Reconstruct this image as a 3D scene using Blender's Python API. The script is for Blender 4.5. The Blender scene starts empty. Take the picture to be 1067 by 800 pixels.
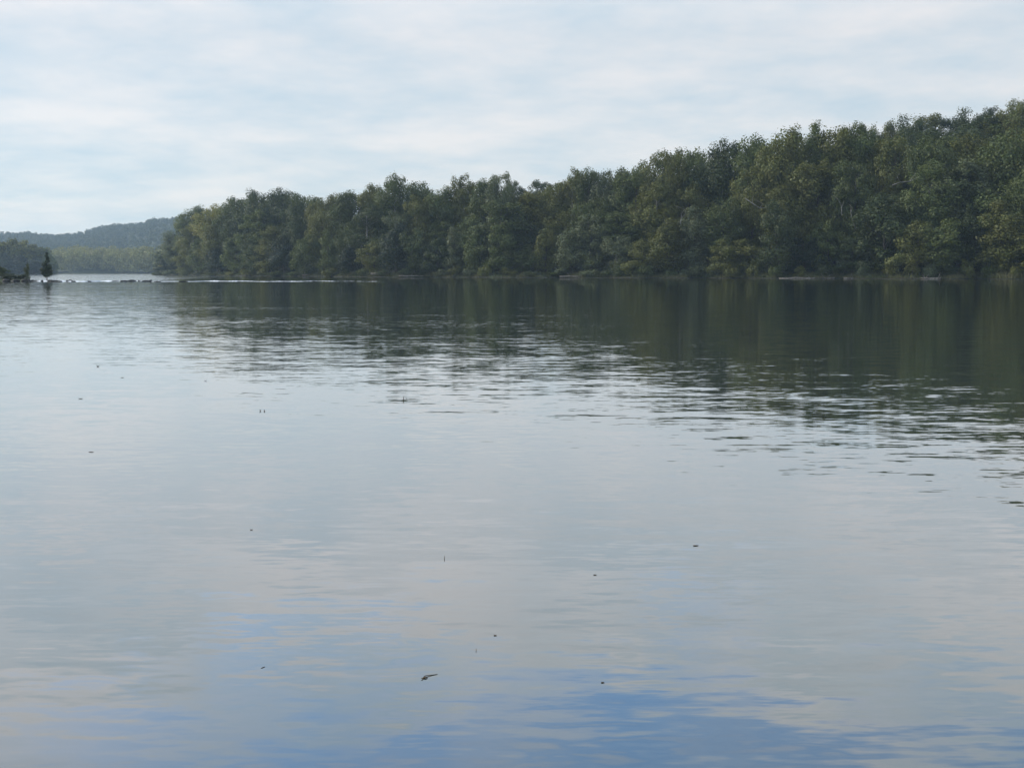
import bpy, math, random
import numpy as np
from mathutils import Vector, Matrix, noise as mnoise

random.seed(7)
scene = bpy.context.scene
col = scene.collection
R = math.radians

# ------------------------------------------------------------------ camera
F, CX, CY, CAMH = 1300.0, 533.5, 400.0, 1.7
PITCH = math.atan((400 - 283) / F)
cp, sp = math.cos(PITCH), math.sin(PITCH)
cam_d = bpy.data.cameras.new('camera')
cam = bpy.data.objects.new('camera', cam_d)
col.objects.link(cam)
cam.location = (0, 0, CAMH)
cam.rotation_euler = (R(90) - PITCH, 0, 0)
cam_d.sensor_width = 36
cam_d.lens = F / 1067 * 36
cam_d.clip_start = 0.1
cam_d.clip_end = 9000
scene.camera = cam


def ray(px, py):
    a, b = (px - CX) / F, (CY - py) / F
    return Vector((a, cp + b * sp, -sp + b * cp))


def at(px, py, Y):
    """the point of the place seen at a pixel, at ground distance Y"""
    d = ray(px, py)
    return Vector((0, 0, CAMH)) + d * (Y / d.y)


def on_water(px, py, z=0.0):
    d = ray(px, py)
    return Vector((0, 0, CAMH)) + d * ((z - CAMH) / d.z)


def z_at(py, Y):
    return at(CX, py, Y).z


def x_at(px, Y):
    return (px - CX) / F * cp * Y * 1.004


# ------------------------------------------------------------------ helpers
def tag(o, label=None, cat=None, group=None, kind=None):
    if label: o['label'] = label
    if cat: o['category'] = cat
    if group: o['group'] = group
    if kind: o['kind'] = kind
    return o


def mesh_np(name, verts, faces, smooth=False):
    """verts (n,3); faces (m,k) array"""
    verts = np.asarray(verts, dtype=np.float32)
    faces = np.asarray(faces, dtype=np.int32)
    k = faces.shape[1]
    me = bpy.data.meshes.new(name)
    me.vertices.add(len(verts))
    me.vertices.foreach_set('co', verts.ravel())
    me.loops.add(faces.size)
    me.loops.foreach_set('vertex_index', faces.ravel())
    me.polygons.add(len(faces))
    me.polygons.foreach_set('loop_start', np.arange(0, faces.size, k, dtype=np.int32))
    if smooth:
        me.polygons.foreach_set('use_smooth', np.ones(len(faces), dtype=bool))
    me.update(calc_edges=True)
    return me


def mesh_py(name, verts, faces, smooth=True):
    me = bpy.data.meshes.new(name)
    me.from_pydata([tuple(v) for v in verts], [], faces)
    if smooth:
        for p in me.polygons: p.use_smooth = True
    me.update()
    return me


def link(name, me, m, parent=None, loc=None):
    o = bpy.data.objects.new(name, me)
    if m is not None and not me.materials:
        me.materials.append(m)
    col.objects.link(o)
    if parent: o.parent = parent
    if loc is not None: o.location = loc
    return o


def tubes(paths, sides=7):
    """paths: list of lists of (Vector, radius); capped tapered tubes"""
    V, Fc = [], []
    for path in paths:
        base = len(V)
        n = len(path)
        for i, (p, r) in enumerate(path):
            p = Vector(p)
            a = Vector(path[max(0, i - 1)][0]); b = Vector(path[min(n - 1, i + 1)][0])
            t = (b - a).normalized() if (b - a).length > 1e-6 else Vector((0, 0, 1))
            u = t.cross(Vector((0.31, 0.93, 0.17))).normalized()
            w = t.cross(u)
            for s in range(sides):
                an = 2 * math.pi * s / sides
                V.append(p + (u * math.cos(an) + w * math.sin(an)) * r)
        for i in range(n - 1):
            for s in range(sides):
                q = (s + 1) % sides
                Fc.append((base + i * sides + s, base + i * sides + q, base + (i + 1) * sides + q, base + (i + 1) * sides + s))
        Fc.append(tuple(base + s for s in reversed(range(sides))))
        Fc.append(tuple(base + (n - 1) * sides + s for s in range(sides)))
    return V, Fc


# ------------------------------------------------------------------ materials
def new_mat(name):
    m = bpy.data.materials.new(name)
    m.use_nodes = True
    nt = m.node_tree
    return m, nt, nt.nodes['Principled BSDF'], nt.nodes['Material Output']


def N(nt, t, **kw):
    n = nt.nodes.new(t)
    for k, v in kw.items(): setattr(n, k, v)
    return n


def math_node(nt, op, a, b=None, c=None, clamp=False):
    n = nt.nodes.new('ShaderNodeMath'); n.operation = op; n.use_clamp = clamp
    for i, v in enumerate((a, b, c)):
        if v is None: continue
        if isinstance(v, (int, float)): n.inputs[i].default_value = v
        else: nt.links.new(v, n.inputs[i])
    return n.outputs[0]


def noise_tex(nt, vec, scale, detail=3, rough=0.5):
    n = nt.nodes.new('ShaderNodeTexNoise')
    n.inputs['Scale'].default_value = scale
    n.inputs['Detail'].default_value = detail
    n.inputs['Roughness'].default_value = rough
    if vec is not None: nt.links.new(vec, n.inputs['Vector'])
    return n


def mix_col(nt, fac, a, b, mode='MIX'):
    n = nt.nodes.new('ShaderNodeMix'); n.data_type = 'RGBA'; n.blend_type = mode
    for s, v in ((n.inputs[0], fac), (n.inputs[6], a), (n.inputs[7], b)):
        if isinstance(v, (int, float)): s.default_value = v
        elif isinstance(v, tuple): s.default_value = (*v, 1)
        else: nt.links.new(v, s)
    return n.outputs[2]


def ramp(nt, fac, stops):
    n = nt.nodes.new('ShaderNodeValToRGB')
    el = n.color_ramp.elements
    while len(el) < len(stops): el.new(0.5)
    for e, (p, c) in zip(el, stops):
        e.position = p; e.color = (*c, 1) if isinstance(c, tuple) else (c, c, c, 1)
    nt.links.new(fac, n.inputs[0])
    return n.outputs[0]


def leaf_mat():
    m, nt, bs, out = new_mat('foliage')
    oi = N(nt, 'ShaderNodeObjectInfo')
    geo = N(nt, 'ShaderNodeNewGeometry')
    n1 = noise_tex(nt, geo.outputs['Position'], 0.25, 3)          # clump-scale hue drift
    n2 = noise_tex(nt, geo.outputs['Position'], 2.3, 2)           # leaf-scale
    hsv = N(nt, 'ShaderNodeHueSaturation')
    nt.links.new(oi.outputs['Color'], hsv.inputs['Color'])
    h = math_node(nt, 'MULTIPLY_ADD', n1.outputs[0], 0.07, 0.458)
    nt.links.new(h, hsv.inputs['Hue'])
    v = math_node(nt, 'MULTIPLY_ADD', n2.outputs[0], 1.1, 0.45)
    rnd = math_node(nt, 'MULTIPLY_ADD', geo.outputs['Random Per Island'], 0.5, 0.75)
    nt.links.new(math_node(nt, 'MULTIPLY', v, rnd), hsv.inputs['Value'])
    nt.links.new(hsv.outputs[0], bs.inputs['Base Color'])
    bs.inputs['Roughness'].default_value = 0.6
    bs.inputs['Specular IOR Level'].default_value = 0.25
    tr = N(nt, 'ShaderNodeBsdfTranslucent')
    nt.links.new(mix_col(nt, 1.0, hsv.outputs[0], (1.3, 1.25, 0.6), 'MULTIPLY'), tr.inputs['Color'])
    mx = N(nt, 'ShaderNodeMixShader'); mx.inputs[0].default_value = 0.22
    nt.links.new(bs.outputs[0], mx.inputs[1]); nt.links.new(tr.outputs[0], mx.inputs[2])
    nt.links.new(mx.outputs[0], out.inputs['Surface'])
    return m


def rough_mat(name, c1, c2, scale, rough=0.85, bump=0.0):
    m, nt, bs, out = new_mat(name)
    bs.inputs['Specular IOR Level'].default_value = 0.12
    tc = N(nt, 'ShaderNodeTexCoord')
    n = noise_tex(nt, tc.outputs['Object'], scale, 5, 0.6)
    c = ramp(nt, n.outputs[0], [(0.35, c1), (0.65, c2)])
    nt.links.new(c, bs.inputs['Base Color'])
    bs.inputs['Roughness'].default_value = rough
    if bump:
        b = N(nt, 'ShaderNodeBump'); b.inputs['Distance'].default_value = bump
        nt.links.new(n.outputs[0], b.inputs['Height']); nt.links.new(b.outputs[0], bs.inputs['Normal'])
    return m


M_leaf = leaf_mat()
M_bark = rough_mat('bark', (0.05, 0.042, 0.033), (0.12, 0.10, 0.08), 3.0, 0.9, 0.03)
M_pale = rough_mat('pale_bark', (0.13, 0.125, 0.105), (0.32, 0.30, 0.26), 1.2, 0.8, 0.01)
M_drift = rough_mat('driftwood', (0.12, 0.10, 0.08), (0.28, 0.25, 0.21), 2.0, 0.85, 0.01)
M_rock = rough_mat('wet_rock', (0.018, 0.02, 0.02), (0.05, 0.048, 0.045), 1.5, 0.6, 0.03)
M_ground = rough_mat('soil_and_grass', (0.04, 0.055, 0.022), (0.065, 0.07, 0.035), 0.25, 0.95)
M_mud = rough_mat('mud', (0.022, 0.024, 0.016), (0.05, 0.046, 0.032), 0.5, 0.8)
M_grass = rough_mat('bank_grass', (0.06, 0.075, 0.03), (0.15, 0.14, 0.065), 0.12, 0.9)
M_dead = rough_mat('dead_leaf', (0.025, 0.02, 0.012), (0.11, 0.075, 0.04), 60, 0.8)
M_feather = rough_mat('white_feather', (0.75, 0.76, 0.76), (0.85, 0.85, 0.84), 30, 0.7)
M_foam = rough_mat('white_water', (0.55, 0.6, 0.62), (0.85, 0.87, 0.88), 0.8, 0.5)


# water: slopes come from vector noise, so that they do not fade with distance
def water_mat(name, amp, base, r0=0.15, rough=0.02, sky_sheen=0.0, ):
    m, nt, bs, out = new_mat(name)
    geo = N(nt, 'ShaderNodeNewGeometry')

    def layer(sx, sy, detail, ax, ay, off):
        mp = N(nt, 'ShaderNodeMapping')
        mp.inputs['Scale'].default_value = (sx, sy, 1)
        mp.inputs['Location'].default_value = (off, off * 1.7, 0)
        mp.inputs['Rotation'].default_value = (0, 0, R(off * 0.8))
        nt.links.new(geo.outputs['Position'], mp.inputs['Vector'])
        n = noise_tex(nt, mp.outputs[0], 1.0, detail, 0.55)
        s = N(nt, 'ShaderNodeSeparateXYZ')
        nt.links.new(n.outputs['Color'], s.inputs[0])
        x = math_node(nt, 'MULTIPLY', math_node(nt, 'SUBTRACT', s.outputs[0], 0.5), ax)
        y = math_node(nt, 'MULTIPLY', math_node(nt, 'SUBTRACT', s.outputs[1], 0.5), ay)
        return x, y
    L = [layer(1.0, 3.4, 1.5, 0.010, 0.050, 0.0),
         layer(2.8, 11.0, 1.5, 0.012, 0.060, 5.0),
         layer(7, 24, 1.5, 0.010, 0.050, -4.0)]
    # gusts: calmer and livelier patches
    mp = N(nt, 'ShaderNodeMapping'); mp.inputs['Scale'].default_value = (0.05, 0.16, 1)
    nt.links.new(geo.outputs['Position'], mp.inputs['Vector'])
    g = noise_tex(nt, mp.outputs[0], 1.0, 3, 0.6)
    gm = math_node(nt, 'MULTIPLY_ADD', g.outputs[0], 2.6 * amp, -0.25 * amp)
    xs = math_node(nt, 'ADD', math_node(nt, 'ADD', L[0][0], L[1][0]), L[2][0])
    ys = math_node(nt, 'ADD', math_node(nt, 'ADD', L[0][1], L[1][1]), L[2][1])
    cmb = N(nt, 'ShaderNodeCombineXYZ')
    nt.links.new(math_node(nt, 'MULTIPLY', xs, gm), cmb.inputs[0])
    nt.links.new(math_node(nt, 'MULTIPLY', ys, gm), cmb.inputs[1])
    cmb.inputs[2].default_value = 1.0
    nrm = N(nt, 'ShaderNodeVectorMath', operation='NORMALIZE')
    nt.links.new(cmb.outputs[0], nrm.inputs[0])
    # murky body under a mirror film whose share grows towards grazing angles
    bs.inputs['Roughness'].default_value = 1.0
    bs.inputs['Specular IOR Level'].default_value = 0.0
    gl = N(nt, 'ShaderNodeBsdfGlossy')
    gl.inputs['Roughness'].default_value = rough
    gl.inputs['Color'].default_value = (1, 1, 1, 1)
    nt.links.new(nrm.outputs[0], gl.inputs['Normal'])
    lw = N(nt, 'ShaderNodeLayerWeight'); lw.inputs['Blend'].default_value = 0.5
    fr = math_node(nt, 'MULTIPLY_ADD', math_node(nt, 'POWER', lw.outputs['Facing'], 3.2), 1 - r0, r0, clamp=True)
    mx = N(nt, 'ShaderNodeMixShader')
    nt.links.new(fr, mx.inputs[0]); nt.links.new(bs.outputs[0], mx.inputs[1]); nt.links.new(gl.outputs[0], mx.inputs[2])
    nt.links.new(mx.outputs[0], out.inputs['Surface'])
    if sky_sheen:  # whitewash patches: bright sky mirrored by the ripples, put into the body colour
        mp = N(nt, 'ShaderNodeMapping'); mp.inputs['Scale'].default_value = (0.12, 0.05, 1)
        nt.links.new(geo.outputs['Position'], mp.inputs['Vector'])
        f = noise_tex(nt, mp.outputs[0], 1.0, 6, 0.7)
        c = ramp(nt, f.outputs[0], [(0.26, base), (0.44, (sky_sheen, sky_sheen, sky_sheen))])
        nt.links.new(c, bs.inputs['Base Color'])
    else:
        bs.inputs['Base Color'].default_value = (*base, 1)
    return m


M_water = water_mat('river_water', 1.0, (0.035, 0.045, 0.036), 0.10)
M_riffle = water_mat('rippled_water', 3.0, (0.05, 0.06, 0.06), 0.10, 0.08, sky_sheen=0.85)

# ------------------------------------------------------------------ terrain
BANK = [(150, 640), (165, 575), (200, 520), (250, 470), (320, 425), (400, 385), (500, 362), (600, 345), (720, 326), (840, 308),
        (950, 293), (1067, 280), (1200, 266), (1500, 235), (2200, 180), (4000, 110)]
BX = np.array([b[0] for b in BANK], float); BY = np.array([b[1] for b in BANK], float)


def bank_y(px):
    return float(np.interp(px, BX, BY)) + 2.5 * math.sin(px * 0.045) + 1.5 * math.sin(px * 0.13 + 1)


HILLH = [(165, 0), (190, 7), (400, 8), (480, 10), (570, 13), (700, 14), (890, 22), (1067, 33), (1400, 38), (6000, 38)]
FAR = [(-400, 240), (0, 243.5), (35, 243), (60, 246), (85, 243), (97, 240), (120, 235), (150, 233), (160, 229.5), (178, 230.5), (200, 231), (300, 235), (600, 240), (1400, 240)]


def sstep(a, b, x):
    t = min(1, max(0, (x - a) / (b - a))); return t * t * (3 - 2 * t)


def far_top(px):
    return float(np.interp(px, [f[0] for f in FAR], [f[1] for f in FAR]))


def ground_h(x, y):
    n = mnoise.noise(Vector((x * 0.02, y * 0.02, 0)))
    if y < 1.2:
        return -1.5 + 1.75 * sstep(1.2, -0.2, y) + 0.1 * n
    px = CX + F * x / (cp * 1.004 * y) if y > 0.5 else CX
    h = -1.5
    if px > 150:
        d = y - bank_y(px)
        edge = sstep(150, 172, px)
        b = -1.5 + 1.5 * sstep(-8, 0, d) + 1.1 * sstep(0, 5, d) + 1.6 * sstep(4, 30, d)
        hh = float(np.interp(px, [q[0] for q in HILLH], [q[1] for q in HILLH]))
        b += hh * sstep(25, 150, d)
        b = -1.5 + (b + 1.5) * edge
        h = max(h, b)
    # far shore and far hills
    d = y - (1010 + 12 * math.sin(px * 0.05))
    h = max(h, -1.5 + 1.5 * sstep(-20, 0, d) + 3 * sstep(0, 25, d))
    top = max(5, z_at(far_top(px), 2850) - 17)
    h = max(h, h + top * sstep(1350, 2850, y))
    # left point
    if px < 75:
        d = min(y - 690, (52 - px) * 6)
        h = max(h, -1.5 + 1.5 * sstep(-10, 0, d) + 2.5 * sstep(0, 30, d))
    # islet at the left end of the ledge
    if px < 45 and 190 < y < 260:
        d = min(9 - abs(y - 226), (34 - px) * 0.35)
        h = max(h, -1.5 + 1.9 * sstep(-5, 3, d))
    return h + (0.35 * n if h > 0.3 else 0)


ang = list(np.arange(-34, 34.01, 0.22)) + list(np.arange(36, 325, 4.0))
rad = [1.2, 2, 4, 8, 15, 30, 60, 100, 140, 170, 190] + list(np.arange(200, 262, 5)) + list(np.arange(264, 640, 6)) + \
      list(np.arange(650, 760, 12)) + list(np.arange(780, 1100, 20)) + list(np.arange(1150, 2900, 60)) + [3000, 3300]
V, Fc = [(0, 0, ground_h(0, 0))], []
for r in rad:
    for a in ang:
        x, y = r * math.sin(R(a)), r * math.cos(R(a))
        V.append((x, y, ground_h(x, y)))
na = len(ang)
for i in range(len(rad) - 1):
    for j in range(na):
        q = (j + 1) % na
        Fc.append((1 + i * na + j, 1 + (i + 1) * na + j, 1 + (i + 1) * na + q, 1 + i * na + q))
gm = mesh_np('ground', np.array(V), np.array(Fc), True)
gm.flip_normals()
ground = tag(link('ground', gm, M_ground), kind='structure')
cap = [(0, 1 + (j + 1) % na, 1 + j) for j in range(na)]
# close the small hole under the camera with its own fan, same sheet
bmv = [V[0]] + V[1:1 + na]
gm2 = mesh_py('ground', bmv, [(0, 1 + j, 1 + (j + 1) % na) for j in range(na)])
tag(link('near_ground', gm2, M_ground), kind='structure')

# river water: one sheet
wr = [0.8, 6, 30, 120, 500, 1500, 3290]
V, Fc = [(0, 0, 0)], []
for r in wr:
    for j in range(96):
        a = 2 * math.pi * j / 96
        V.append((r * math.sin(a), r * math.cos(a), 0))
for i in range(len(wr) - 1):
    for j in range(96):
        q = (j + 1) % 96
        Fc.append((1 + i * 96 + j, 1 + i * 96 + q, 1 + (i + 1) * 96 + q, 1 + (i + 1) * 96 + j))
for j in range(96): Fc.append((0, 1 + (j + 1) % 96, 1 + j))
wm = mesh_py('river_water', V, Fc)
wm.flip_normals()
import bmesh
def fix_normals(me):
    b = bmesh.new(); b.from_mesh(me)
    for f in b.faces:
        f.normal_update()
        if f.normal.z < 0: f.normal_flip()
    b.to_mesh(me); b.free()
for me in (wm, gm, gm2): fix_normals(me)
tag(link('river_water', wm, M_water), kind='structure')

# upstream pool behind the ledge: a slightly higher, ruffled sheet
def ledge_y(px):
    return 219 + 4 * math.sin(px * 0.06) + 2.5 * math.sin(px * 0.17 + 2)
V, Fc = [], []
pxs = list(range(-260, 300, 10))
for px in pxs:
    y0 = ledge_y(px) + 1.0 + max(0, (px - 120)) * 0.55
    y1 = 1015 if px < 165 else bank_y(px) + 3
    y0 += (y1 - 4 - y0) * sstep(170, 288, px)
    if px < -10: y0 += 0
    zz = 0.05 * (1 - sstep(200, 290, px)) + 0.004
    for t in (0, 0.02, 0.1, 0.3, 1):
        y = y0 + (y1 - y0) * t
        V.append((x_at(px, y), y, 0.004 if t == 0 else zz))
for i in range(len(pxs) - 1):
    for k in range(4):
        Fc.append((i * 5 + k, i * 5 + k + 1, (i + 1) * 5 + k + 1, (i + 1) * 5 + k))
rm = mesh_py('rippled_water', V, Fc); fix_normals(rm)
tag(link('rippled_water', rm, M_riffle), kind='structure')

# white water breaking along the ledge
V, Fc = [], []
px = -60
while px < 398:
    y = ledge_y(px)
    hgt = (0.20 - 0.00022 * px) * (0.45 + 0.75 * abs(mnoise.noise(Vector((px * 0.31, 3, 1)))) * 2)
    if px > 150: hgt *= 0.8 * (1 - 0.55 * sstep(200, 398, px))
    for k, (dy, dz) in enumerate(((-1.6, 0.0), (-0.7, 0.75), (0, 1.0), (0.8, 0.7), (1.8, 0.0))):
        V.append((x_at(px, y) , y + dy + 0.5 * mnoise.noise(Vector((px * 0.2, k, 5))), dz * hgt - 0.02))
    px += 1.2
n = len(V) // 5
for i in range(n - 1):
    for k in range(4):
        Fc.append((i * 5 + k, (i + 1) * 5 + k, (i + 1) * 5 + k + 1, i * 5 + k + 1))
fm = mesh_py('white_water', V, Fc)
tag(link('white_water', fm, M_foam), label='thin line of white water breaking over the shallow ledge across the river', cat='white water', kind='stuff')

# ------------------------------------------------------------------ foliage generators
def leaves_from(P, Nn, size, rng, squash=0.75):
    """one small bent-free quad per point, facing roughly along Nn"""
    m = len(P)
    nr = Nn + rng.normal(0, 0.42, (m, 3))
    nr /= np.linalg.norm(nr, axis=1)[:, None] + 1e-9
    t = rng.normal(0, 1, (m, 3))
    u = np.cross(nr, t); u /= np.linalg.norm(u, axis=1)[:, None] + 1e-9
    w = np.cross(nr, u)
    s = (size * rng.uniform(0.55, 1.35, m))[:, None]
    a = P - u * s * 0.5; b = P + w * s * 0.5 * squash + nr * s * 0.12
    c = P + u * s * 0.5; d = P - w * s * 0.5 * squash + nr * s * 0.12
    V = np.stack([a, b, c, d], 1).reshape(-1, 3)
    Fq = np.arange(4 * m).reshape(m, 4)
    return V, Fq


def crown_points(rng, H, W, base, kind, nlobe, nleaf, lobe_r):
    """points + normals over two levels of leaf clumps"""
    prof = {
        'oak': lambda t: math.sqrt(max(0, 1 - (abs(t - 0.52) / 0.56) ** 2.3)),
        'tall': lambda t: math.sqrt(max(0, 1 - (abs(t - 0.50) / 0.54) ** 3.2)),
        'vase': lambda t: (0.55 + 0.6 * t) * math.sqrt(max(0, 1 - (max(0, t - 0.62) / 0.41) ** 2)),
        'cone': lambda t: 0.12 + 1.0 * (1 - t) ** 0.8 if t < 0.94 else 0.1,
        'low': lambda t: math.sqrt(max(0, 1 - t ** 2.2)),
    }[kind]
    L = []
    for i in range(nlobe):
        t = rng.uniform(0.02, 0.985) ** (0.8)
        r = prof(t) * W / 2
        a = rng.uniform(0, 2 * math.pi)
        rr = r * math.sqrt(rng.uniform(0.25, 1.0)) * rng.uniform(0.82, 1.12)
        lr = lobe_r * rng.uniform(0.6, 1.35) * (0.8 if t > 0.8 else 1)
        rr = max(0, rr - lr * 0.45)
        L.append((rr * math.cos(a), rr * math.sin(a), base + (H - base - lr * 0.5) * t, lr))
    L = np.array(L)
    S = []
    for x, y, z, lr in L:
        k = rng.integers(6, 10)
        d = rng.normal(0, 1, (k, 3)); d[:, 2] = d[:, 2] * 0.8 + 0.25
        d /= np.linalg.norm(d, axis=1)[:, None]
        for q in d:
            S.append((x + q[0] * lr * 0.62, y + q[1] * lr * 0.62, z + q[2] * lr * 0.8, lr * rng.uniform(0.34, 0.58)))
    S = np.array(S)
    wgt = S[:, 3] ** 2; wgt /= wgt.sum()
    idx = rng.choice(len(S), nleaf, p=wgt)
    d = rng.normal(0, 1, (nleaf, 3)); d /= np.linalg.norm(d, axis=1)[:, None]
    rad_ = S[idx, 3] * rng.uniform(0.6, 1.15, nleaf) * np.where(rng.uniform(0, 1, nleaf) < 0.13, rng.uniform(1.05, 1.6, nleaf), 1.0)
    P = S[idx, :3] + d * rad_[:, None] * np.array([1, 1, 1.05])
    P[:, 2] = np.maximum(P[:, 2], 0.15)
    out = P - np.array([0, 0, base + (H - base) * 0.45]); out /= np.linalg.norm(out, axis=1)[:, None]
    Nn = d * 0.8 + out * 0.6 + np.array([0, 0, 0.08])
    return P, Nn, L


def make_variant(seed, kind, H, W, base, nlobe, nleaf, lobe_r, leaf, trunk_r, pale=False):
    rng = np.random.default_rng(seed)
    P, Nn, L = crown_points(rng, H, W, base, kind, nlobe, nleaf, lobe_r)
    V, Fq = leaves_from(P, Nn, leaf, rng)
    crown = mesh_np('crown', V, Fq)
    crown.materials.append(M_leaf)
    # trunk with limbs that reach the clumps
    rnd = random.Random(seed)
    top = H * 0.88
    pts = []
    ox, oy = 0, 0
    for i in range(9):
        t = i / 8
        pts.append((Vector((ox, oy, top * t - 0.5)), trunk_r * (1 - t) ** 0.8 + 0.04))
        ox += rnd.uniform(-1, 1) * W * 0.02; oy += rnd.uniform(-1, 1) * W * 0.02
    pts[0] = (pts[0][0], trunk_r * 1.45)
    paths = [pts]
    order = list(range(len(L))); rnd.shuffle(order)
    for i in order[:min(24, len(L))]:
        e = Vector(L[i][:3])
        zt = max(base * 0.6, e.z - Vector((e.x, e.y)).length * 0.8 - 0.5)
        zt = min(zt, top * 0.9)
        k = int(max(0, min(7, zt / top * 8)))
        s = pts[k][0].lerp(pts[k + 1][0], max(0, min(1, zt / top * 8 - k)))
        r0 = trunk_r * 0.38 * (1 - zt / top * 0.6)
        m1 = s.lerp(e, 0.4) + Vector((rnd.uniform(-.3, .3), rnd.uniform(-.3, .3), -0.2))
        m2 = s.lerp(e, 0.75) + Vector((rnd.uniform(-.3, .3), rnd.uniform(-.3, .3), 0.2))
        paths.append([(s, r0), (m1, r0 * 0.65), (m2, r0 * 0.4), (e, r0 * 0.15 + 0.02)])
    tv, tf = tubes(paths, 6)
    trunk = mesh_py('trunk', tv, tf)
    trunk.materials.append(M_pale if pale else M_bark)
    return dict(crown=crown, trunk=trunk, H=H, W=W)


BIG = [
    make_variant(11, 'oak', 26, 15, 3.0, 44, 20000, 2.9, 0.46, 0.42),
    make_variant(12, 'tall', 27, 11, 2.5, 40, 17000, 2.4, 0.44, 0.38),
    make_variant(13, 'vase', 27, 14, 3, 50, 19000, 2.6, 0.46, 0.45, True),
    make_variant(14, 'oak', 25, 13, 2.5, 38, 17000, 3.0, 0.46, 0.40),
    make_variant(15, 'tall', 28, 12, 3, 48, 18000, 2.2, 0.42, 0.40, True),
    make_variant(16, 'vase', 26, 16, 3, 60, 21000, 2.4, 0.44, 0.45),
    make_variant(17, 'tall', 26, 10, 2, 34, 14500, 2.4, 0.44, 0.35),
]
MED = [
    make_variant(21, 'oak', 14, 9.5, 0.5, 24, 9000, 1.9, 0.38, 0.2),
    make_variant(22, 'tall', 15, 8, 0.3, 24, 8500, 1.8, 0.36, 0.18),
    make_variant(23, 'vase', 14, 9, 0.6, 26, 9000, 1.8, 0.38, 0.2, True),
    make_variant(24, 'low', 13, 10, 0.2, 26, 9000, 2.0, 0.38, 0.2),
    make_variant(25, 'oak', 15, 8.5, 0.3, 20, 8000, 2.1, 0.40, 0.2),
]
BUSH = [
    make_variant(31, 'low', 4, 5, 0.05, 14, 2000, 1.0, 0.32, 0.07),
    make_variant(32, 'oak', 4.5, 4.5, 0.05, 12, 1900, 1.0, 0.30, 0.07),
    make_variant(33, 'low', 3.5, 6, 0.05, 16, 2100, 0.95, 0.32, 0.07),
]
FARV = [
    make_variant(41, 'oak', 20, 13, 1, 30, 6000, 2.8, 0.85, 0.35),
    make_variant(42, 'tall', 21, 10, 1, 28, 5500, 2.5, 0.85, 0.35),
    make_variant(43, 'low', 17, 13, 1, 26, 5500, 2.9, 0.85, 0.35),
]

COLS = {
    'dark green': (0.058, 0.078, 0.027),
    'mid green': (0.090, 0.116, 0.035),
    'olive green': (0.118, 0.130, 0.034),
    'grey green': (0.110, 0.132, 0.064),
    'yellow green': (0.180, 0.180, 0.036),
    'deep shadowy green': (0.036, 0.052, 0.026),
}


def place_tree(var, px, Y, top_py, wpx, colour, label, cat='tree', group=None, name='tree', rng=random, zbase=None, wscale=1.35):
    x = x_at(px, Y)
    g = ground_h(x, Y) if zbase is None else zbase
    H = z_at(top_py, Y) - g
    W = wpx * wscale * Y / F
    r = bpy.data.objects.new(name, None)
    r.empty_display_size = 1
    col.objects.link(r)
    r.location = (x, Y, g - 0.15)
    r.rotation_euler = (0, 0, rng.uniform(0, 6.28))
    sxy = W / var['W']
    r.scale = (sxy, sxy, H / var['H'])
    tag(r, label, cat, group)
    t = bpy.data.objects.new('trunk' if name != 'bush' else 'stem', var['trunk']); col.objects.link(t); t.parent = r
    c = bpy.data.objects.new('crown' if name != 'bush' else 'foliage', var['crown']); col.objects.link(c); c.parent = r
    b = COLS[colour]; j = rng.uniform(0.88, 1.12)
    c.color = (b[0] * j, b[1] * j, b[2] * j, 1)
    return r


ORD = ('leftmost second third fourth fifth sixth seventh eighth ninth tenth eleventh twelfth thirteenth fourteenth fifteenth sixteenth '
       'seventeenth eighteenth nineteenth twentieth twenty-first twenty-second twenty-third twenty-fourth twenty-fifth twenty-sixth '
       'twenty-seventh twenty-eighth twenty-ninth thirtieth thirty-first thirty-second thirty-third thirty-fourth thirty-fifth '
       'thirty-sixth thirty-seventh thirty-eighth thirty-ninth fortieth forty-first forty-second forty-third forty-fourth forty-fifth '
       'forty-sixth forty-seventh forty-eighth forty-ninth fiftieth fifty-first fifty-second fifty-third fifty-fourth fifty-fifth '
       'fifty-sixth fifty-seventh fifty-eighth fifty-ninth sixtieth').split()


def nth(i): return ORD[i] + (' from the left' if i else '')


SHAPE = {'oak': 'rounded', 'tall': 'upright', 'vase': 'spreading'}
KINDS = ['rounded', 'upright', 'spreading', 'rounded', 'upright', 'spreading', 'upright']
MK = ['rounded', 'upright', 'spreading', 'domed', 'rounded']

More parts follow.
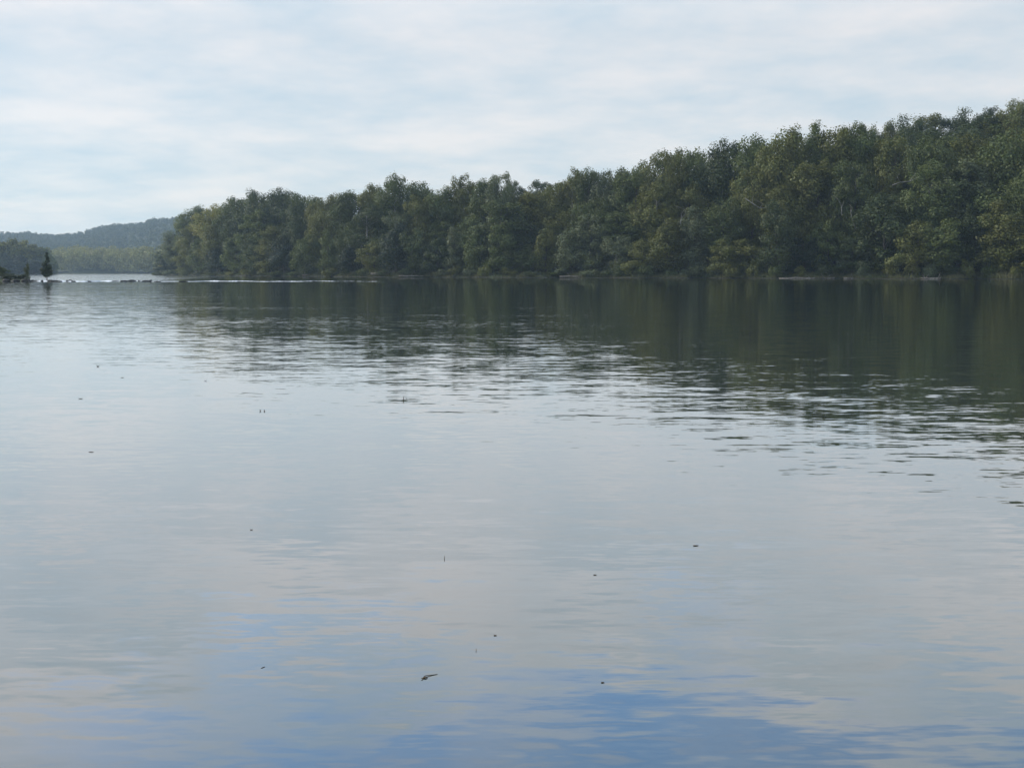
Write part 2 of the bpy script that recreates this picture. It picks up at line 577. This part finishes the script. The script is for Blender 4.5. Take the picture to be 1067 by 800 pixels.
# skyline row: px, top py, width px, colour, variant
SKY = [(188, 240, 26, 'grey green', 3), (204, 215, 32, 'mid green', 0), (224, 213, 32, 'yellow green', 3), (247, 207, 34, 'mid green', 5),
       (272, 198, 36, 'dark green', 0), (294, 198, 34, 'dark green', 2), (316, 203, 32, 'dark green', 3), (341, 203, 34, 'olive green', 0),
       (366, 199, 34, 'mid green', 1), (391, 194, 30, 'olive green', 4), (414, 184, 36, 'mid green', 2), (438, 190, 32, 'dark green', 3),
       (460, 195, 32, 'mid green', 0), (483, 184, 26, 'olive green', 4), (505, 187, 28, 'mid green', 1), (522, 181, 34, 'grey green', 5),
       (548, 201, 32, 'yellow green', 1), (578, 190, 34, 'olive green', 0), (598, 178, 26, 'olive green', 4), (612, 171, 22, 'mid green', 6),
       (637, 176, 40, 'grey green', 0), (662, 168, 40, 'mid green', 3), (690, 158, 44, 'olive green', 5), (722, 157, 42, 'mid green', 0),
       (752, 149, 44, 'dark green', 2), (784, 143, 42, 'mid green', 3), (813, 134, 46, 'olive green', 0), (848, 131, 34, 'mid green', 4),
       (868, 126, 34, 'olive green', 6), (892, 132, 34, 'mid green', 4), (926, 143, 50, 'olive green', 5), (965, 140, 52, 'mid green', 0),
       (1003, 143, 50, 'olive green', 2), (1040, 137, 52, 'mid green', 3), (1078, 126, 52, 'olive green', 5), (1118, 122, 54, 'mid green', 0)]
skyp = np.array([[s[0], s[1]] for s in SKY], float)
rg = random.Random(5)
for i, (px, ty, w, c, v) in enumerate(SKY):
    lab = f'tall {KINDS[v]} {c} tree, {nth(i)} in the tallest row'
    place_tree(BIG[v], px, bank_y(px) + 26 + rg.uniform(-3, 3), ty, w, c, lab, 'tree', 'tall trees of the wooded bank', 'tree', rg)

# backing row just behind the skyline trees, seen between their tops
for i in range(len(SKY) - 1):
    (a, ta), (b, tb) = SKY[i][:2], SKY[i + 1][:2]
    px, ty = (a + b) / 2, max(ta, tb) + rg.uniform(0, 4)
    c = rg.choice(['dark green', 'mid green'])
    v = rg.choice([0, 3, 5])
    lab = f'{KINDS[v]} {c} tree, {nth(i)} in the row behind the tallest'
    place_tree(BIG[v], px, bank_y(px) + 42, ty, SKY[i][2] * 1.25, c, lab, 'tree', 'trees filling the gaps behind the tallest row', 'tree', rg)

# middle row: lower crowns in front of the tall ones
px, i = 183, 0
MID = []
while px < 1110:
    MID.append(px); px += 21 + (px - 183) * 0.022 + rg.uniform(-4, 5)
for i, px in enumerate(MID):
    st = float(np.interp(px, skyp[:, 0], skyp[:, 1])); bt = 289
    ty = st + (bt - st) * rg.uniform(0.16, 0.42)
    w = (24 + (px - 183) * 0.022) * rg.uniform(0.9, 1.4)
    c = rg.choice(['dark green', 'mid green', 'mid green', 'olive green', 'grey green', 'olive green'])
    v = rg.randrange(7)
    lab = f'{KINDS[v]} {c} tree, {nth(i)} in the middle row of the wood'
    place_tree(BIG[v], px, bank_y(px) + 15 + rg.uniform(-3, 3), ty, w, c, lab, 'tree', 'middle row of trees on the wooded bank', 'tree', rg)

# front row: small trees with foliage down to the water
px = 176
FR = []
while px < 1110:
    FR.append(px); px += 17 + (px - 176) * 0.016 + rg.uniform(-5, 6)
for i, px in enumerate(FR):
    if 1016 < px < 1036: continue
    st = float(np.interp(px, skyp[:, 0], skyp[:, 1])); bt = 290
    ty = st + (bt - st) * rg.uniform(0.42, 0.74)
    w = (20 + (px - 176) * 0.018) * rg.uniform(0.8, 1.4)
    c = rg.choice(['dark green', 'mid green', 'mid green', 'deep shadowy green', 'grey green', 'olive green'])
    if px > 1040: c = 'olive green'
    v = rg.choice([0, 1, 1, 2, 3, 4, 1])
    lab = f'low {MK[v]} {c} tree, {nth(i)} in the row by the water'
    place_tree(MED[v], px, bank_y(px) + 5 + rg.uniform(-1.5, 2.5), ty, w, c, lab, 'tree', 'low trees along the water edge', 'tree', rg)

# bushes at the foot of the wood
px = 168
BS = []
while px < 1085:
    BS.append(px); px += 14 + (px - 168) * 0.008 + rg.uniform(-5, 8)
for i, px in enumerate(BS):
    Y = bank_y(px) + rg.uniform(0.8, 3)
    hpx = rg.uniform(2.2, 4.6) * F / Y
    c = rg.choice(['dark green', 'mid green', 'grey green', 'olive green', 'olive green'])
    v = rg.randrange(3)
    lab = f'{c} bush, {nth(i)} among bushes below the wood'
    place_tree(BUSH[v], px, Y, 290 - hpx, rg.uniform(12, 22), c, lab, 'bush', 'bushes at the foot of the wood', 'bush', rg)
# the pale green bush at the far tip
place_tree(BUSH[0], 171, 590, 276, 17, 'yellow green', 'pale yellow green bush at the far left tip of the wooded bank', 'bush', None, 'bush', rg)
place_tree(MED[1], 170, 600, 262, 14, 'dark green', 'small dark leaning tree standing clear at the left tip of the wooded bank', 'tree', None, 'tree', rg)

# ridge trees on the hill behind
RID = [(535, 191), (562, 188), (588, 187), (900, 130), (922, 127), (944, 119), (964, 115), (986, 119), (1007, 112), (1028, 113),
       (1049, 103), (1067, 98), (1092, 97)]
for i, (px, ty) in enumerate(RID):
    Y = bank_y(px) + 150 + rg.uniform(-8, 8)
    c = rg.choice(['dark green', 'mid green', 'olive green'])
    v = rg.choice([0, 1, 3, 4, 6])
    lab = f'{c} tree, {nth(i)} on the ridge above the wood'
    place_tree(BIG[v], px, Y, ty, 24 if px < 700 else 28, c, lab, 'tree', 'trees along the ridge', 'tree', rg)
SL = [(910, 141), (938, 134), (968, 130), (1000, 128), (1020, 122), (1036, 122), (1052, 114), (1066, 108), (1096, 108)]
for i, (px, ty) in enumerate(SL):
    Y = bank_y(px) + 95 + rg.uniform(-8, 8)
    c = rg.choice(['dark green', 'mid green', 'olive green'])
    v = rg.randrange(7)
    lab = f'{c} tree, {nth(i)} on the slope just below the ridge'
    place_tree(BIG[v], px, Y, ty, 42, c, lab, 'tree', 'trees on the slope', 'tree', rg)

# left point: individual trees
LP = [(-18, 247, 26), (2, 248, 24), (16, 249, 20), (29, 251, 20), (40, 254, 18), (49, 259, 16), (55, 268, 12)]
for i, (px, ty, w) in enumerate(LP):
    c = ['olive green', 'yellow green', 'olive green', 'yellow green', 'olive green', 'mid green', 'mid green'][i]
    lab = f'hazy {c} tree, {nth(i)} in the back row on the left point'
    place_tree(FARV[i % 3], px, 716 + rg.uniform(-6, 6), ty, w, c, lab, 'tree', 'trees on the left point', 'tree', rg)
LF = [(-12, 262, 20), (6, 264, 20), (22, 266, 18), (37, 269, 16), (50, 274, 14)]  # shade below the lit tops is put into a darker leaf colour
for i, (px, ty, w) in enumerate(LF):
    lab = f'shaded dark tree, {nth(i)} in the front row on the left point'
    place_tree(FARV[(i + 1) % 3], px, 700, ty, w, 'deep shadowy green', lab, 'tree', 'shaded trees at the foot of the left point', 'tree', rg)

# islet with scrub at the left edge, and the lone small tree on the ledge
place_tree(MED[3], 2, 224, 277, 22, 'dark green', 'dark green shrubby tree at the very left edge on the rocky islet', 'tree', None, 'tree', rg)
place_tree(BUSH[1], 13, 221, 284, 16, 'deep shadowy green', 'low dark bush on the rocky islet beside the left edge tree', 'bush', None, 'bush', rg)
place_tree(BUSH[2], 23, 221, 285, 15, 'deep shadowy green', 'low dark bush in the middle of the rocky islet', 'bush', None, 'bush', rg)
place_tree(MED[1], 30.5, 223, 274.5, 5.5, 'dark green', 'thin young dark tree at the right end of the rocky islet', 'tree', None, 'tree', rg)


def lone_tree():
    rng = np.random.default_rng(77)
    H, W = 5.1, 1.9
    P, Q = [], []
    spec = [(-.1, 0, 1.4, .5), (.35, 0, 1.9, .6), (-.45, .1, 2.0, .55), (.3, -.1, 2.6, .5), (-.3, 0, 2.9, .42), (.5, 0, 2.4, .36), (.2, 0, 3.5, .36), (-.55, 0, 1.5, .3), (.62, 0, 1.45, .28),
            (.2, 0, 4.0, .3), (.05, 0, 4.4, .25), (.12, 0, 4.8, .2), (-.15, .1, 1.2, .45), (.3, .1, 1.3, .45)]
    for x, y, z, r in spec:
        k = int(900 * r)
        d = rng.normal(0, 1, (k, 3)); d /= np.linalg.norm(d, axis=1)[:, None]
        P.append(np.array([x, y, z]) + d * (r * rng.uniform(0.45, 1.1, k))[:, None]); Q.append(d)
    V, Fq = leaves_from(np.concatenate(P), np.concatenate(Q), 0.16, rng)
    c = mesh_np('crown', V, Fq); c.materials.append(M_leaf)
    paths = [[((0, 0, -0.3), .09), ((.05, 0, 1), .07), ((0, 0, 2.4), .05), ((.12, 0, 4.6), .015)]]
    for x, y, z, r in spec[1:8]:
        paths.append([((0.02, 0, z - r * 1.3), .03), ((x * .6, y * .6, z - .2), .02), ((x, y, z), .01)])
    tv, tf = tubes(paths, 6)
    t = mesh_py('trunk', tv, tf); t.materials.append(M_bark)
    return dict(crown=c, trunk=t, H=H, W=W)


lone = place_tree(lone_tree(), 50.5, 220, 261.5, 9.5, 'deep shadowy green',
                  'small lone dark tree growing from the rocks of the ledge in midstream', 'tree', None, 'tree', rg, zbase=0.05, wscale=1.3)

# far lit treeline and hill woods: masses nobody could count
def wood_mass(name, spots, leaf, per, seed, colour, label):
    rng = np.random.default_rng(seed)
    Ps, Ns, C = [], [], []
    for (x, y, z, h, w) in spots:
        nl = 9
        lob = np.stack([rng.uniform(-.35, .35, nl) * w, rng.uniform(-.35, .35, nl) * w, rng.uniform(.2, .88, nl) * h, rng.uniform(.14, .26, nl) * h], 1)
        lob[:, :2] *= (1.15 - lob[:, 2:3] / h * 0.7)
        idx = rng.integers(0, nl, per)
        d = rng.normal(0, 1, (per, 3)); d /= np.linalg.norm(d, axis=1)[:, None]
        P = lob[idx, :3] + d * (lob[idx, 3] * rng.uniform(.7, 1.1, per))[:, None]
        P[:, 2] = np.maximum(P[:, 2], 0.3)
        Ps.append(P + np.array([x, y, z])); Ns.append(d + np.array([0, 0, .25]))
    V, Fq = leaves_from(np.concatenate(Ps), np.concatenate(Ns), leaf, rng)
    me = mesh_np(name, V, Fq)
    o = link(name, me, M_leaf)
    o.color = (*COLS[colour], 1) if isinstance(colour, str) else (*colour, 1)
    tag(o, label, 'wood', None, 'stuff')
    return o


spots = []
px = 50
while px < 200:
    for k in range(3):
        Y = 1018 + k * 13 + rg.uniform(-4, 4)
        p2 = px + rg.uniform(-2, 2)
        x = x_at(p2, Y)
        top = 258.5 + 1.5 * math.sin(p2 * .2) + rg.uniform(-1.0, 1.4) - (0.8 if k else -3)
        if p2 < 66: top += (66 - p2) * 0.5
        g = ground_h(x, Y)
        spots.append((x, Y, g, z_at(top, Y) - g, 14))
    px += 8
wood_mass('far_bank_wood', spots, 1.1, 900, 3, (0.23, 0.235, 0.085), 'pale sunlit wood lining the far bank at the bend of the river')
spots = []
for k in range(17):
    Y = 1150 + k * 106
    px = -40
    while px < 212:
        p2 = px + rg.uniform(-3, 3); yy = Y + rg.uniform(-25, 25)
        x = x_at(p2, yy)
        spots.append((x, yy, ground_h(x, yy) - 1, rg.uniform(11, 17), 15))
        px += 5.8 * 1500 / Y
wood_mass('far_hill_wood', spots, 2.4, 230, 4, (0.07, 0.09, 0.035), 'blue hazy wood covering the distant hills upstream')

# ------------------------------------------------------------------ bank: grass fringe and mud
rng = np.random.default_rng(9)
P = []
for _ in range(26000):
    px = rng.uniform(160, 1110)
    w = 1.0
    d = rng.uniform(-0.3, 4.5)
    if mnoise.noise(Vector((px * 0.03, 0, 7))) < -0.15 and px < 1020 and rng.uniform() < 0.8: continue
    Y = bank_y(px) + d
    x = x_at(px, Y)
    P.append((x, Y, max(0.0, ground_h(x, Y)) , (0.9 if px < 1020 else 1.5) * rng.uniform(.4, 1)))
P = np.array(P)
m = len(P)
ang_ = rng.uniform(0, math.pi, m)
dx, dy = np.cos(ang_) * 0.09, np.sin(ang_) * 0.09
lean = rng.normal(0, .25, (m, 2))
A = P[:, :3] + np.stack([-dx, -dy, np.zeros(m) - .05], 1)
B = P[:, :3] + np.stack([dx, dy, np.zeros(m) - .05], 1)
C_ = P[:, :3] + np.stack([dx * .4 + lean[:, 0] * P[:, 3], dy * .4 + lean[:, 1] * P[:, 3], P[:, 3]], 1)
D_ = P[:, :3] + np.stack([-dx * .4 + lean[:, 0] * P[:, 3], -dy * .4 + lean[:, 1] * P[:, 3], P[:, 3]], 1)
V = np.stack([A, B, C_, D_], 1).reshape(-1, 3)
gme = mesh_np('bank_grass', V, np.arange(4 * m).reshape(m, 4))
tag(link('bank_grass', gme, M_grass), label='rough grass and weeds fringing the foot of the wooded bank', cat='grass', kind='stuff')

# mud strip along the edge
V, Fc = [], []
pxs = list(range(172, 1300, 4))
for px in pxs:
    for d in (-2.2, -0.9, 0.6, 2.2):
        y = bank_y(px) + d + 0.4 * mnoise.noise(Vector((px * .2, d, 0)))
        V.append((x_at(px, y), y, {-2.2: -0.25, -0.9: 0.03, 0.6: 0.25, 2.2: 0.5}[d] + 0.06 * mnoise.noise(Vector((px * .3, d, 2)))))
for i in range(len(pxs) - 1):
    for k in range(3):
        Fc.append((i * 4 + k, (i + 1) * 4 + k, (i + 1) * 4 + k + 1, i * 4 + k + 1))
mm = mesh_py('mud_bank', V, Fc); fix_normals(mm)
tag(link('mud_bank', mm, M_mud), kind='structure')

# ------------------------------------------------------------------ driftwood logs
def log(px0, px1, py, dY, rad_, label, m, stubs=2, rise=0.0, seed=0):
    rnd = random.Random(seed)
    pm = (px0 + px1) / 2
    Y = bank_y(pm) + dY
    a = Vector((x_at(px0, Y), Y, 0)); b = Vector((x_at(px1, Y), Y - 0.5, 0))
    c = (a + b) / 2; h = (b - a) / 2
    z0 = max(0.12, z_at(py, Y))
    pts = []
    for i in range(8):
        t = i / 7 * 2 - 1
        pts.append((h * t + Vector((0, rnd.uniform(-.1, .1), rise * t + 0.12 * rnd.uniform(-1, 1))), rad_ * (1.1 - 0.35 * (t + 1) / 2) * rnd.uniform(.88, 1.1)))
    paths = [pts]
    for s in range(stubs):
        t = rnd.uniform(-.6, .8); base = h * t
        d = Vector((rnd.uniform(-1, 1), rnd.uniform(-.6, .2), rnd.uniform(.4, 1.2)))
        paths.append([(base, rad_ * .4), (base + d * .6, rad_ * .28), (base + d * 1.3 + Vector((0.1, 0, .1)), rad_ * .1)])
    v, f = tubes(paths, 8)
    tag(link('log', mesh_py('log', v, f), m, loc=c + Vector((0, 0, z0))), label, 'log')


log(387, 403, 285.2, 0.2, .28, 'pale bare log with a stub lying on the bank left of centre', M_drift, 2, .1, 1)
log(416, 442, 287.6, -1.0, .16, 'long thin pale log at the water edge right of the stubbed log', M_drift, 1, .05, 2)
log(583, 611, 288.2, -1.2, .17, 'thin grey log lying flat at the water edge mid bank', M_drift, 1, .03, 3)
log(811, 868, 289.7, -1.2, .17, 'longest pale driftwood log lying flat along the right bank', M_drift, 3, .04, 4)
log(878, 893, 290.0, -1.2, .13, 'short pale log just right of the longest driftwood log', M_drift, 1, .0, 5)
log(957, 978, 290.3, -1.0, .26, 'thick pale log with broken branches below the dark hollow', M_drift, 3, .08, 6)
log(316, 324, 286.5, 0.0, .22, 'short pale log below the left part of the wood', M_drift, 1, .1, 8)
log(400, 416, 283.0, 2.0, .14, 'thin dark fallen branch propped on the bank above the pale logs', M_bark, 3, .5, 9)
log(1002, 1030, 288.8, 0.4, .2, 'dark fallen trunk under the black hollow near the right edge', M_bark, 2, .2, 10)

# pale dead limbs showing through the crowns
def dead_limb(px, py, Y, pts, r, label, seed):
    o = at(px, py, Y)
    rnd = random.Random(seed)
    k = Y / F
    main = [(Vector(((a - px) * k, rnd.uniform(-.3, .3), (py - b) * k)), r * (1 - .75 * i / (len(pts) - 1))) for i, (a, b) in enumerate(pts)]
    paths = [main]
    for i in (1, 2):
        if i < len(main):
            p = main[i][0]
            paths.append([(p, r * .5), (p + Vector((rnd.uniform(-1, 1), -.2, 1.2)), r * .3), (p + Vector((rnd.uniform(-2, 2), -.3, 2.2)), r * .12)])
    v, f = tubes(paths, 6)
    tag(link('dead_limb', mesh_py('dead_limb', v, f), M_pale, loc=o), label, 'branch', None)


dead_limb(795, 222, bank_y(795) + 4.0, [(776, 207), (784, 212), (792, 217), (800, 216), (808, 224)], .13, 'pale dead limb arching across the dark crowns right of centre', 1)
dead_limb(886, 232, bank_y(886) + 3, [(893, 240), (889, 231), (886, 222), (886, 216)], .13, 'pale forked dead limb rising above the low trees at right', 2)
dead_limb(876, 218, bank_y(876) + 4, [(877, 224), (877, 218), (876, 213)], .15, 'short white upright dead stub left of the forked limb', 3)
dead_limb(942, 190, bank_y(942) + 10, [(930, 193), (938, 190), (948, 189), (957, 184)], .11, 'pale horizontal bare limb high in the right hand trees', 4)
dead_limb(710, 228, bank_y(710) + 5, [(709, 233), (710, 228), (710, 223)], .15, 'small white upright dead stub in the middle of the wood', 5)

# ------------------------------------------------------------------ rocks of the ledge
def rock_mesh(seed, sx, sy, sz):
    b = bmesh.new()
    bmesh.ops.create_icosphere(b, subdivisions=3, radius=1)
    for v in b.verts:
        n = mnoise.noise(v.co * 1.3 + Vector((seed * 3.1, 0, 0))) * .45 + mnoise.noise(v.co * 3.5 + Vector((seed, 9, 0))) * .18
        v.co *= 1 + n
        v.co.x *= sx; v.co.y *= sy; v.co.z *= sz
    me = bpy.data.meshes.new('rock'); b.to_mesh(me); b.free()
    for p in me.polygons: p.use_smooth = True
    return me


RK = [(35.5, 2.6, .30), (41, 3.4, .22), (45.5, 1.4, .34), (54.5, 3.2, .40), (58.5, 4.4, .32), (64, 2.2, .18), (73.5, 3.2, .36), (78, 2.2, .16),
      (95, 1.6, .14), (122, 3.8, .14), (131, 4.6, .22), (138.5, 4.6, .30), (147, 2.2, .18), (153.5, 4.6, .26), (158.5, 1.8, .34), (165, 3.4, .12),
      (192, 4.4, .16)]
for i, (px, w, h) in enumerate(RK):
    Y = ledge_y(px) - 3.0 + 2.2 * math.sin(i * 2.3)
    wm_ = w * Y / F * 1.15
    o = link('rock', rock_mesh(i + 1, wm_ * .9, wm_ * .5, h * .72), M_rock, loc=(x_at(px, Y), Y, 0.02))
    tag(o, f'low dark wet rock, {nth(i)} along the midstream ledge', 'rock', 'rocks along the ledge')
for i, (px, w, h) in enumerate([(8, 4, .3), (18, 4, .25), (27, 3, .3), (32, 2.0, .25)]):
    Y = 216.5
    wm_ = w * Y / F * 1.1
    o = link('rock', rock_mesh(i + 40, wm_, wm_ * .6, h), M_rock, loc=(x_at(px, Y), Y, 0.1))
    tag(o, f'dark boulder, {nth(i)} at the foot of the scrubby islet', 'rock', 'boulders of the islet')

# ------------------------------------------------------------------ floating things
def leaf_shape(L_, W_, curl, seed):
    rnd = random.Random(seed)
    V, Fc = [], []
    n = 7
    for i in range(n):
        t = i / (n - 1)
        w = W_ / 2 * math.sin(math.pi * min(.97, max(.04, t)) ** .8) * rnd.uniform(.85, 1.15)
        z = curl * (2 * t - 1) ** 2
        x = (t - .5) * L_
        V += [(x, -w, z + curl * .5), (x, 0, z), (x, w, z + curl * .55)]
    k = len(V)
    V += [(a, b, c - 0.002) for a, b, c in V]
    for i in range(n - 1):
        for j in range(2):
            q = (i * 3 + j, (i + 1) * 3 + j, (i + 1) * 3 + j + 1, i * 3 + j + 1)
            Fc.append(q); Fc.append(tuple(k + z for z in reversed(q)))
    ring = [i * 3 for i in range(n)] + [(n - 1) * 3 + 1] + [i * 3 + 2 for i in reversed(range(n))] + [1]
    for a, b in zip(ring, ring[1:] + ring[:1]):
        Fc.append((b, a, k + a, k + b))
    return V, Fc


def float_leaf(px, py, wpx, curl, label, m=M_dead, seed=0, rot=0.0, name='floating_leaf', cat='leaf', tall=1.0):
    p = on_water(px, py)
    d = (p - Vector((0, 0, CAMH))).length
    s = wpx * 0.7 * d / F
    v, f = leaf_shape(s, s * .5, s * curl * .7, seed)
    o = link(name, mesh_py(name, v, f), m, loc=p + Vector((0, 0, 0.0025)))
    o.rotation_euler = (0, 0, rot)
    tag(o, label, cat)


float_leaf(102, 382, 4.0, .5, 'dark curled leaf floating highest of those at the far left', seed=1)
float_leaf(127.5, 393.5, 4.5, .12, 'small flat brown leaf afloat right of the highest dark leaf', seed=2)
float_leaf(84, 415.5, 6.0, .10, 'flat dark leaf afloat lowest of the three at far left', seed=3)
float_leaf(271.3, 428.5, 4.0, .5, 'left one of a close pair of dark upturned leaves', seed=4, rot=1.2)
float_leaf(275.5, 428.5, 4.0, .45, 'right one of a close pair of dark upturned leaves', seed=5, rot=1.9)
float_leaf(423.5, 415.6, 2.0, .4, 'tiny dark leaf speck beside the thin upright twig', seed=6)
float_leaf(95, 471, 7, .03, 'faint thin leaf afloat at left, below the three dark ones', seed=7)
float_leaf(262, 552, 4, .1, 'tiny brown leaf floating alone left of centre', seed=8)
float_leaf(620, 599, 5, .05, 'small flat leaf on the pinkish reflection right of centre', seed=9)
float_leaf(725, 568.5, 8, .06, 'flat dark leaf floating alone at the right of centre', seed=10, rot=.1)
float_leaf(516, 662, 4.5, .12, 'small brown leaf afloat above the drifting twig', seed=11)
float_leaf(628, 711, 5, .1, 'small dull leaf floating right of the drifting twig', seed=12)
float_leaf(214, 397, 4.5, .35, 'small white feather floating left of centre', M_feather, 13, name='feather', cat='feather')


def twig(px, py, pts, r, label, leafy=False, seed=1):
    p = on_water(px, py)
    d = (p - Vector((0, 0, CAMH))).length
    k = d / F
    path = [(Vector((a * k, 0.01 * i, b * k)), r * k * (1 - .6 * i / len(pts))) for i, (a, b) in enumerate(pts)]
    v, f = tubes([path], 6)
    me = mesh_py('twig', v, f)
    if not leafy:
        tag(link('twig', me, M_dead, loc=p), label, 'twig')
        return
    e = bpy.data.objects.new('twig', None); e.empty_display_size = .1; col.objects.link(e); e.location = p
    tag(e, label, 'twig')
    link('stalk', me, M_dead, e)
    v, f = leaf_shape(4.6 * k, 3.4 * k, -0.6 * k, seed)
    o = link('leaf', mesh_py('leaf', v, f), M_dead, e, loc=(-3.6 * k, -0.01, 1.4 * k))
    v, f = leaf_shape(3.2 * k, 2.0 * k, -0.8 * k, seed + 3)
    o = link('leaf', mesh_py('leaf', v, f), M_dead, e, loc=(-5.4 * k, -0.02, 0.8 * k)); o.rotation_euler = (0, .9, .2)


twig(447, 705.5, [(-5.6, .1), (-4, .9), (-1, .7), (3, .3), (8, .15)], .55, 'dark twig with a curled leaf drifting in the foreground', True)
twig(420.5, 417, [(-.2, -.5), (0, 1.5), (.1, 3.6)], .45, 'thin upright twig poking out of the water near the tree reflections')
twig(463, 583, [(0, -.5), (.1, 1.5), (-.1, 3)], .4, 'tiny twig end standing upright in the water at centre')
twig(496, 679, [(0, -.5), (.1, 1.2), (-.1, 2.4)], .35, 'tiny twig tip above the leafy drifting twig')
twig(273, 696, [(-1, 0), (.5, .3), (2, .2)], .35, 'tiny stick crumb floating on the lower left water')

# ------------------------------------------------------------------ sky, sun, haze
SUN_EL, SUN_AZ = R(33), R(-68)      # azimuth clockwise from +Y (view direction): ahead and left
w = bpy.data.worlds.new('World'); scene.world = w; w.use_nodes = True
nt = w.node_tree
bg = nt.nodes['Background']
sky = N(nt, 'ShaderNodeTexSky'); sky.sky_type = 'NISHITA'; sky.sun_disc = False
sky.sun_elevation = SUN_EL; sky.sun_rotation = SUN_AZ
sky.air_density = 1.0; sky.dust_density = 0.5; sky.ozone_density = 1.0
tc = N(nt, 'ShaderNodeTexCoord')
sep = N(nt, 'ShaderNodeSeparateXYZ'); nt.links.new(tc.outputs['Generated'], sep.inputs[0])
zc = math_node(nt, 'ADD', math_node(nt, 'MAXIMUM', sep.outputs[2], 0.0), 0.17)
u = math_node(nt, 'DIVIDE', sep.outputs[0], zc); v = math_node(nt, 'DIVIDE', sep.outputs[1], zc)
cm = N(nt, 'ShaderNodeCombineXYZ'); nt.links.new(u, cm.inputs[0]); nt.links.new(v, cm.inputs[1]); cm.inputs[2].default_value = 8.2
n1 = noise_tex(nt, cm.outputs[0], 1.7, 6, 0.55); n1.inputs['Distortion'].default_value = 0.3
n2 = noise_tex(nt, cm.outputs[0], 3.0, 7, 0.55)
# cover: thick haze-cloud low down, thinning overhead
elev = sep.outputs[2]
thin = ramp(nt, elev, [(0.0, 1.9), (0.22, 1.6), (0.305, 0.98), (0.37, 0.25), (0.55, 0.5)])
cov = math_node(nt, 'MULTIPLY_ADD', math_node(nt, 'SUBTRACT', n1.outputs[0], 0.5), 3.2, thin, clamp=True)
lift = ramp(nt, elev, [(0.18, 1.0), (0.32, 1.28)])
ccol = ramp(nt, n2.outputs[0], [(0.30, (3.85, 4.45, 4.85)), (0.68, (5.75, 5.5, 5.35))])
ccol = mix_col(nt, 1.0, ccol, lift, 'MULTIPLY')
skyc = mix_col(nt, 1.0, sky.outputs[0], (1.3, 1.55, 1.72), 'MULTIPLY')
fin = mix_col(nt, math_node(nt, 'MULTIPLY', cov, 0.92), skyc, ccol)
nt.links.new(fin, bg.inputs['Color'])
bg.inputs['Strength'].default_value = 0.15

sd = bpy.data.lights.new('sun', 'SUN'); sd.energy = 3.2; sd.angle = R(3); sd.color = (1.0, 0.93, 0.82)
so = bpy.data.objects.new('sun', sd); col.objects.link(so)
dirv = Vector((math.sin(SUN_AZ) * math.cos(SUN_EL), math.cos(SUN_AZ) * math.cos(SUN_EL), math.sin(SUN_EL)))
so.rotation_euler = dirv.to_track_quat('Z', 'Y').to_euler()
so.location = (0, -50, 100)

# haze
hb = 3400
hv = [(x, y, z) for z in (-4.0, 125.0) for x, y in ((-hb, -hb), (hb, -hb), (hb, hb), (-hb, hb))]
hf = [(0, 3, 2, 1), (4, 5, 6, 7), (0, 1, 5, 4), (1, 2, 6, 5), (2, 3, 7, 6), (3, 0, 4, 7)]
hm = bpy.data.materials.new('haze'); hm.use_nodes = True
hn = hm.node_tree
hn.nodes.remove(hn.nodes['Principled BSDF'])
pv = N(hn, 'ShaderNodeVolumePrincipled')
pv.inputs['Color'].default_value = (0.62, 0.82, 1.0, 1)
pv.inputs['Density'].default_value = 0.00012
pv.inputs['Anisotropy'].default_value = 0.25
hn.links.new(pv.outputs[0], hn.nodes['Material Output'].inputs['Volume'])
hz = link('haze', mesh_py('haze', hv, hf, False), hm)
tag(hz, 'thin blue haze filling the air over the river', 'haze', None, 'stuff')

# ------------------------------------------------------------------ render settings
scene.view_settings.view_transform = 'Standard'
scene.view_settings.look = 'None'
scene.view_settings.gamma = 1
scene.view_settings.exposure = 0.0
cy = scene.cycles
cy.use_denoising = True
try: cy.denoiser = 'OPENIMAGEDENOISE'
except Exception: pass
cy.max_bounces = 6; cy.diffuse_bounces = 3; cy.glossy_bounces = 3; cy.volume_bounces = 1; cy.transparent_max_bounces = 4
cy.use_adaptive_sampling = True; cy.adaptive_threshold = 0.01
